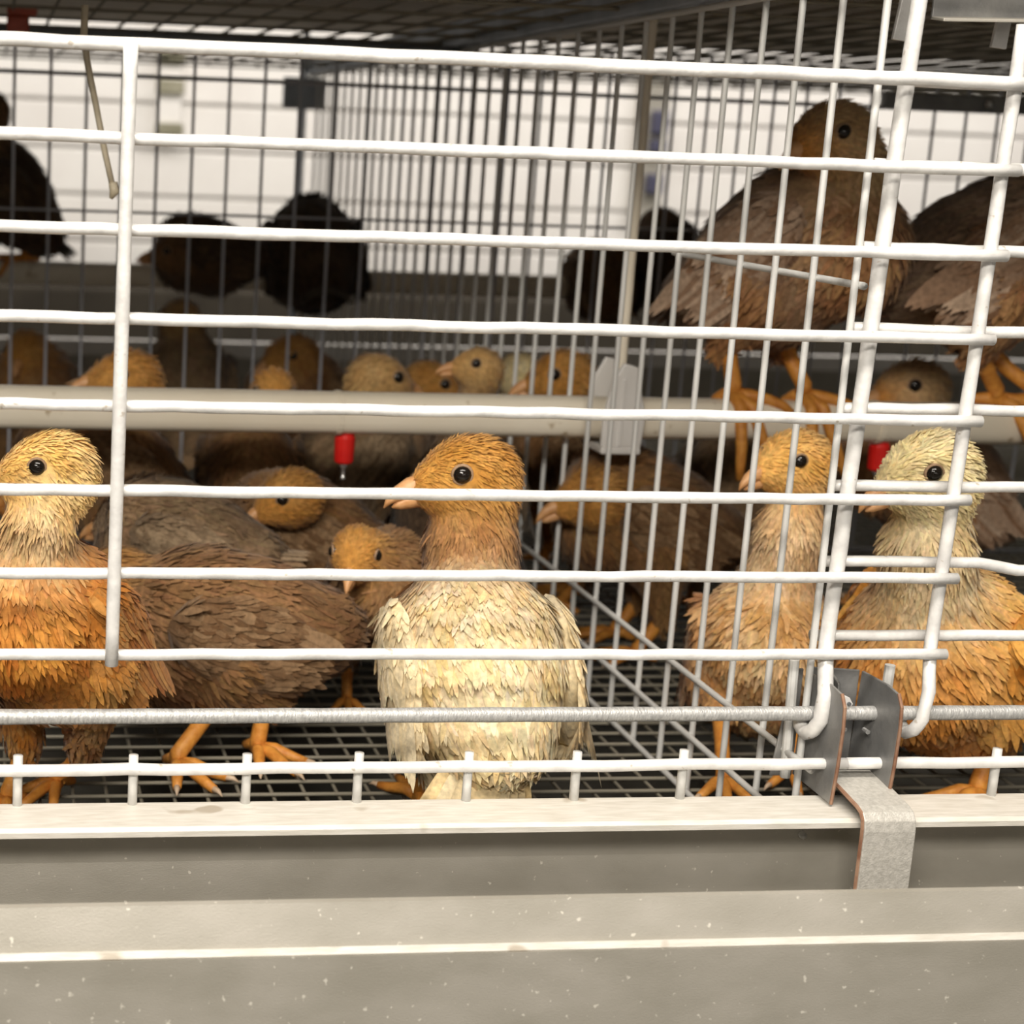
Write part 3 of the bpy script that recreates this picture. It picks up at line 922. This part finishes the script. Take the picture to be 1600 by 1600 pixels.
        th_, ph_ = np.arccos(RNG.uniform(-0.92, 0.98, nc))[:, None], RNG.uniform(0.08, math.pi - 0.08, nc)[:, None]
        PP = wc + s * (wf * 0.044 * np.cos(th_) + wu * 0.025 * np.sin(th_) * np.cos(ph_) + wn * 0.0070 * np.sin(th_) * np.sin(ph_))
        NN = nrm(wf * np.cos(th_) / 0.044 + wu * np.sin(th_) * np.cos(ph_) / 0.025 + wn * np.sin(th_) * np.sin(ph_) / 0.0070)
        cc_ = (c1 + (c2 - c1) * np.clip(wob(PP, 130, seed)[:, None] * 0.8 + RNG.normal(0, 0.12, (nc, 1)), 0, 1)) * RNG.uniform(0.9, 1.1, (nc, 1))
        a1, b1, d1, n1 = feathers(PP, NN, np.tile(-wf, (nc, 1)) + RNG.normal(0, 0.12, (nc, 3)), RNG.uniform(0.010, 0.018, nc) * s, RNG.uniform(0.0032, 0.0055, nc) * s, RNG.uniform(0.05, 0.2, nc), cc_)
        addw(a1, b1.tolist(), d1)
        WN.append(n1)
        link('wing', np_mesh('chicken_wing', np.concatenate(WV), WF, np.concatenate(WC), True, np.concatenate(WN)), rt)

    # tail fan
    nt_ = 9
    tt_ = np.linspace(-1, 1, nt_)[:, None]
    ta = math.radians(tail_up)
    td = nrm(-fp * math.cos(ta) + up * math.sin(ta) + l * tail_side)
    tn = nrm(up - td * (up @ td))
    tl = np.cross(td, tn)
    PP = T + s * (-fp * 0.066 * long + up * 0.006 + tl * tt_ * 0.012 + tn * (0.006 - 0.007 * tt_ ** 2))
    DD = td + tl * tt_ * 0.38 - tn * 0.12 * tt_ ** 2
    c1, c2 = map(np.array, C['tail'])
    cc_ = c1 + (c2 - c1) * RNG.random((nt_, 1))
    tv, tf, tc_, tn_ = feathers(PP, nrm(tn + tl * tt_ * 0.35), DD, np.full(nt_, 0.046 * s * tail_len), np.full(nt_, 0.013 * s), np.full(nt_, 0.05), cc_, 0.25)
    link('tail', np_mesh('chicken_tail', tv, tf, tc_, True, tn_), rt)

    # beak, eyes
    bb = H + (hf * 0.0290 - hu * 0.0035) * hs
    mb = MB()
    mb.tube([bb + hs * (hf * x_ + hu * y_) for x_, y_ in ((-0.008, 0.002), (0.002, 0.0012), (0.008, -0.001), (0.0130, -0.0042), (0.0156, -0.0075))], [0.0064 * hs, 0.0052 * hs, 0.0038 * hs, 0.0020 * hs, 0.0004 * hs], 10)
    mb.tube([bb + hs * (hf * x_ + hu * y_) for x_, y_ in ((-0.006, -0.004), (0.002, -0.0052), (0.008, -0.0066), (0.0115, -0.0076))], [0.0046 * hs, 0.0040 * hs, 0.0026 * hs, 0.0005 * hs], 10)
    tube_mesh(mb, 'beak', M['beak'], rt)
    for sg in (1, -1):
        ec = eyes[0 if sg > 0 else 1]
        out_ = nrm(hl * sg + hf * 0.25)
        mb = MB()
        prof_ = [(-0.0045, 0.001), (-0.003, 0.0043), (0.0, 0.0050), (0.0022, 0.0043), (0.0038, 0.0026), (0.0044, 0.0003)]
        mb.tube([ec + out_ * hs * x_ for x_, _ in prof_], [r_ * hs for _, r_ in prof_], 12)
        ey = mb.build('eye', M['eye'], rt, True)
        mb = MB()
        ring = [ec + out_ * hs * 0.0010 + hs * 0.0047 * (math.cos(w_) * nrm(np.cross(out_, U)) + math.sin(w_) * nrm(np.cross(np.cross(out_, U), out_))) for w_ in np.linspace(0, 2 * math.pi, 17)]
        mb.tube(ring, 0.0009 * hs, 6, False).build('eyelid', M['lid'], ey, True)

    # legs with four toes
    if legs:
        for i in (0, 1):
            mb = MB()
            ft_ = foot[i] + U * 0.005 * s
            mb.tube([0.4 * hip[i] + 0.6 * hock[i], hock[i], 0.5 * hock[i] + 0.5 * ft_ + f * 0.001, ft_ + U * 0.006, ft_ - U * 0.001], [0.0085 * s, 0.0062 * s, 0.0047 * s, 0.0048 * s, 0.0050 * s], 10)
            ld_ = nrm(np.array([f[0], f[1], 0])) if toe is None else np.array([math.cos(math.radians(toe)), math.sin(math.radians(toe)), 0])
            sd_ = np.array([-ld_[1], ld_[0], 0])
            for ang, ln in ((-34, 0.029), (0, 0.036), (32, 0.030), (172, 0.015)):
                w_ = math.radians(ang)
                dr = ld_ * math.cos(w_) + sd_ * math.sin(w_)
                if perch is None:
                    pts = [ft_, ft_ + dr * 0.35 * ln * s + U * 0.0015 * s, ft_ + dr * 0.75 * ln * s - U * 0.0015 * s, ft_ + dr * ln * s - U * 0.0026 * s]
                else:
                    pts = []
                    for u_ in (0.0, 0.33, 0.62, 0.85, 1.0):
                        q_ = ft_ + dr * ln * 1.15 * s * u_
                        dy = q_[1] + root_p[1] - perch[0]
                        if abs(dy) < perch[2]:
                            q_[2] = perch[1] + math.sqrt(perch[2] ** 2 - dy * dy) + 0.0035 * s - root_p[2]
                        else:
                            ex = abs(dy) - perch[2]
                            q_[1] = perch[0] + math.copysign(perch[2] + 0.004 * s, dy) - root_p[1]
                            q_[2] = perch[1] - ex * 1.6 - root_p[2]
                        pts.append(q_)
                    pts = pts[:5]
                rad = list(np.linspace(0.0044, 0.0024, len(pts)) * s)
                mb.tube(pts, rad, 8)
                e_ = pts[-1]
                dd_ = nrm(e_ - pts[-2])
            lg = tube_mesh(mb, 'leg', M['leg'], rt)
            for ang, ln in ((-34, 0.029), (0, 0.036), (32, 0.030)):
                if perch is not None:
                    break
                w_ = math.radians(ang)
                dr = ld_ * math.cos(w_) + sd_ * math.sin(w_)
                e_ = ft_ + dr * ln * s - U * 0.0024 * s
                MB().tube([e_ - dr * 0.002, e_ + dr * 0.004 * s, e_ + dr * 0.0075 * s - U * 0.002], [0.0022 * s, 0.0014 * s, 0.0003], 6).build('claw', M['claw'], lg, True)
    return rt


def stand(px_, Y, s=1.0, lift=0.112):
    return atyz(px_, Y, FLOOR_Z + lift * s)


def feet_at(*pp):
    return [atz(x_, y_, FLOOR_Z) for x_, y_ in pp]


FP = (PIPE_Y, PIPE_Z, PIPE_R)
GP = PIPE_Z + PIPE_R
RP = (1.22, -0.212, 0.0145)
GR = -0.212 + 0.0145

# --- nearest birds
chicken('rust-orange chicken with a yellow head, at the left edge beside the upright door bar', 'rust', at(80, 985, 0.12), -128, 40, at(80, 734, 0.105), 186, -4, 1.06,
        feet=feet_at((88, 1236), (12, 1262)), n=10000, h=0.0030, seed=1, tail_up=-5, neck_w=0.95)
chicken('cream-backed chicken with a brown head, standing with its back to the bars', 'cream', at(742, 1040, 0.125), 97, 46, at(734, 745, 0.170), 184, -6, 1.10, head_s=1.17, long=0.82,
        feet=feet_at((655, 1256), (770, 1256)), n=11000, h=0.0030, seed=2, tail_up=-34, tail_side=0.38, wide=1.14, tail_len=1.15, neck_w=1.3)
chicken('buff chicken standing tall behind the partition wires, looking left', 'buff', at(1192, 1025, 0.25), -108, 52, at(1240, 722, 0.235), 196, -8, 1.06,
        feet=feet_at((1235, 1215), (1128, 1232)), n=9600, h=0.0030, seed=3)
chicken('straw-headed orange chicken at the lower right, behind the steel bracket', 'straw', at(1480, 1030, 0.17), -146, 24, at(1452, 738, 0.125), -172, -14, 1.28, head_s=0.92,
        n=11000, h=0.0032, seed=4, tail_up=-12, wingdrop=24)

# --- second row on the floor
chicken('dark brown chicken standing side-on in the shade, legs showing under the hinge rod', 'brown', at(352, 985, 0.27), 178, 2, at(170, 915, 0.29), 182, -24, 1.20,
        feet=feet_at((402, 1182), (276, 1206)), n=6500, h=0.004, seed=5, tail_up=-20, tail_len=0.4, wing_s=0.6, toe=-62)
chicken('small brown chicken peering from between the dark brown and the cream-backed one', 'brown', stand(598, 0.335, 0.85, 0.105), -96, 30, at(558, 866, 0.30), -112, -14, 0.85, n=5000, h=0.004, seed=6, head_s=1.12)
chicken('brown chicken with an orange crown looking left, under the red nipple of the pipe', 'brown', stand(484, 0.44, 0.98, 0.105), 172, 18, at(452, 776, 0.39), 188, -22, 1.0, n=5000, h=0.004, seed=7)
chicken('tan chicken with its wing towards the bars, second row near the upright door bar', 'tan', stand(284, 0.380, 1.0, 0.112), 166, 10, at(205, 815, 0.40), 160, -10, 0.98, n=5000, h=0.004, seed=8)
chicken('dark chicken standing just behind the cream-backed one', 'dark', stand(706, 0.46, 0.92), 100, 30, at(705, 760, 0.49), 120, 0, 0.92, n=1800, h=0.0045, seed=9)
chicken('brown chicken lying low behind the partition, below the pipe hanger', 'brown', stand(1008, 0.47, 1.1, 0.105), 176, 16, at(925, 775, 0.44), 184, -12, 1.12, n=4500, h=0.004, seed=10)
chicken('grey-brown chicken in the shade behind the buff one', 'tan', stand(1150, 0.58, 1.0, 0.12), 70, 28, at(1140, 770, 0.62), 60, 0, 1.05, n=2000, h=0.0045, seed=11)

# --- heads behind the pipe
chicken('brown head beyond the divider at the left edge, above the pipe', 'brown', stand(45, 0.98, 1.12), -80, 45, at(40, 552, 0.95), -105, -10, 1.12, n=1400, h=0.005, seed=12)
chicken('orange-brown crown above the pipe beside the upright door bar', 'brown', stand(165, 0.58, 1.15), 185, 34, at(200, 592, 0.56), 192, 0, 1.2, n=1800, h=0.0045, seed=13)
chicken('long brown neck beyond the divider, right of the upright door bar', 'tan', stand(290, 1.0, 1.2), 92, 48, at(282, 500, 1.02), 100, 0, 1.15, n=1400, h=0.005, seed=14)
chicken('brown chicken beyond the divider looking left over the pipe, dark eye', 'brown', stand(470, 0.98, 1.1), -130, 44, at(456, 560, 0.95), -156, -8, 1.2, n=1800, h=0.0045, seed=15)
chicken('small orange crown barely above the pipe, below the chicken looking left', 'brown', stand(388, 0.60, 1.1), -95, 34, at(428, 612, 0.575), -95, -20, 0.95, n=1600, h=0.0045, seed=16)
chicken('tan head with a dark eye above the pipe, left of the brighter orange one', 'tan', stand(553, 0.655, 1.12), 20, 36, at(590, 592, 0.64), 8, -10, 1.15, n=1800, h=0.0045, seed=17)
chicken('orange-brown head half hidden by the pipe, right of the tan head', 'brown', stand(622, 0.765, 1.1, 0.10), 2, 24, at(672, 600, 0.755), -8, -16, 1.12, n=1800, h=0.0045, seed=18)
chicken('greyish chicken head looking left above the pipe beside the partition', 'tan', stand(738, 0.565, 1.1), 100, 48, at(748, 574, 0.58), 184, 4, 0.88, n=1600, h=0.0045, seed=19)
chicken('pale cream head glimpsed between partition wires above the pipe', 'straw', stand(825, 0.75, 1.1), 92, 42, at(812, 585, 0.72), 92, 0, 1.05, n=1600, h=0.0045, seed=20)
chicken('brown chicken head left of the white pipe hanger', 'brown', stand(915, 0.61, 1.15), 150, 38, at(878, 588, 0.58), 176, -12, 1.15, n=1800, h=0.0045, seed=21)
chicken('brown head with a dark eye above the pipe near the right edge', 'bay', stand(1450, 0.58, 1.2), 180, 34, at(1425, 606, 0.55), 186, -8, 1.25, n=1800, h=0.0045, seed=22)

# --- perching birds
chicken('brown chicken perched on the pipe at the right, its tan head turned left', 'bay', at(1232, 400, 0.44), -52, 32, at(1300, 215, 0.395), -158, -12, 1.36, ground=GP, perch=FP, head_s=0.94,
        feet=[(float(at(1252, 640, 0.44)[0]), 0.44, 0), (float(at(1142, 640, 0.44)[0]), 0.44, 0)], n=9000, h=0.0036, seed=23, tail_up=-10, tail_len=0.8, wingdrop=18, neck_w=0.9)
chicken('dark-winged chicken perched on the pipe, cut off by the right edge', 'bay', at(1560, 405, 0.44), -12, 20, at(1690, 230, 0.43), -30, 0, 1.36, ground=GP, perch=FP,
        feet=[(float(at(1615, 640, 0.44)[0]), 0.44, 0), (float(at(1552, 640, 0.44)[0]), 0.44, 0)], n=7000, h=0.004, seed=24, tail_up=-12, wingdrop=20)
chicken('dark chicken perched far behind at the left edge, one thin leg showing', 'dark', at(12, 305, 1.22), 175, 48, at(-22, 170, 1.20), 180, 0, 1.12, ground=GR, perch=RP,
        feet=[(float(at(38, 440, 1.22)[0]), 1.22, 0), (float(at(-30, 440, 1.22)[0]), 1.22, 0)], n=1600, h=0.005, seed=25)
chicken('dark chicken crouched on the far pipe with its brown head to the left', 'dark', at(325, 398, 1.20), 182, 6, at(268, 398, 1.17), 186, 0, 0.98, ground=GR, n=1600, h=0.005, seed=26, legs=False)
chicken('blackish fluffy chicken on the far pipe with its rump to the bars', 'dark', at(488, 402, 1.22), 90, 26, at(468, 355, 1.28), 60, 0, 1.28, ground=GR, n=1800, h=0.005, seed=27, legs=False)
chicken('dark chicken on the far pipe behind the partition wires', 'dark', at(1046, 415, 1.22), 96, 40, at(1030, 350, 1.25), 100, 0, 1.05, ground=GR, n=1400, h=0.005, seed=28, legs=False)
chicken('brown chicken on the far pipe just left of the hanger post', 'brown', at(934, 445, 1.22), 100, 30, at(930, 395, 1.26), 100, 0, 0.9, ground=GR, n=1200, h=0.005, seed=29, legs=False)
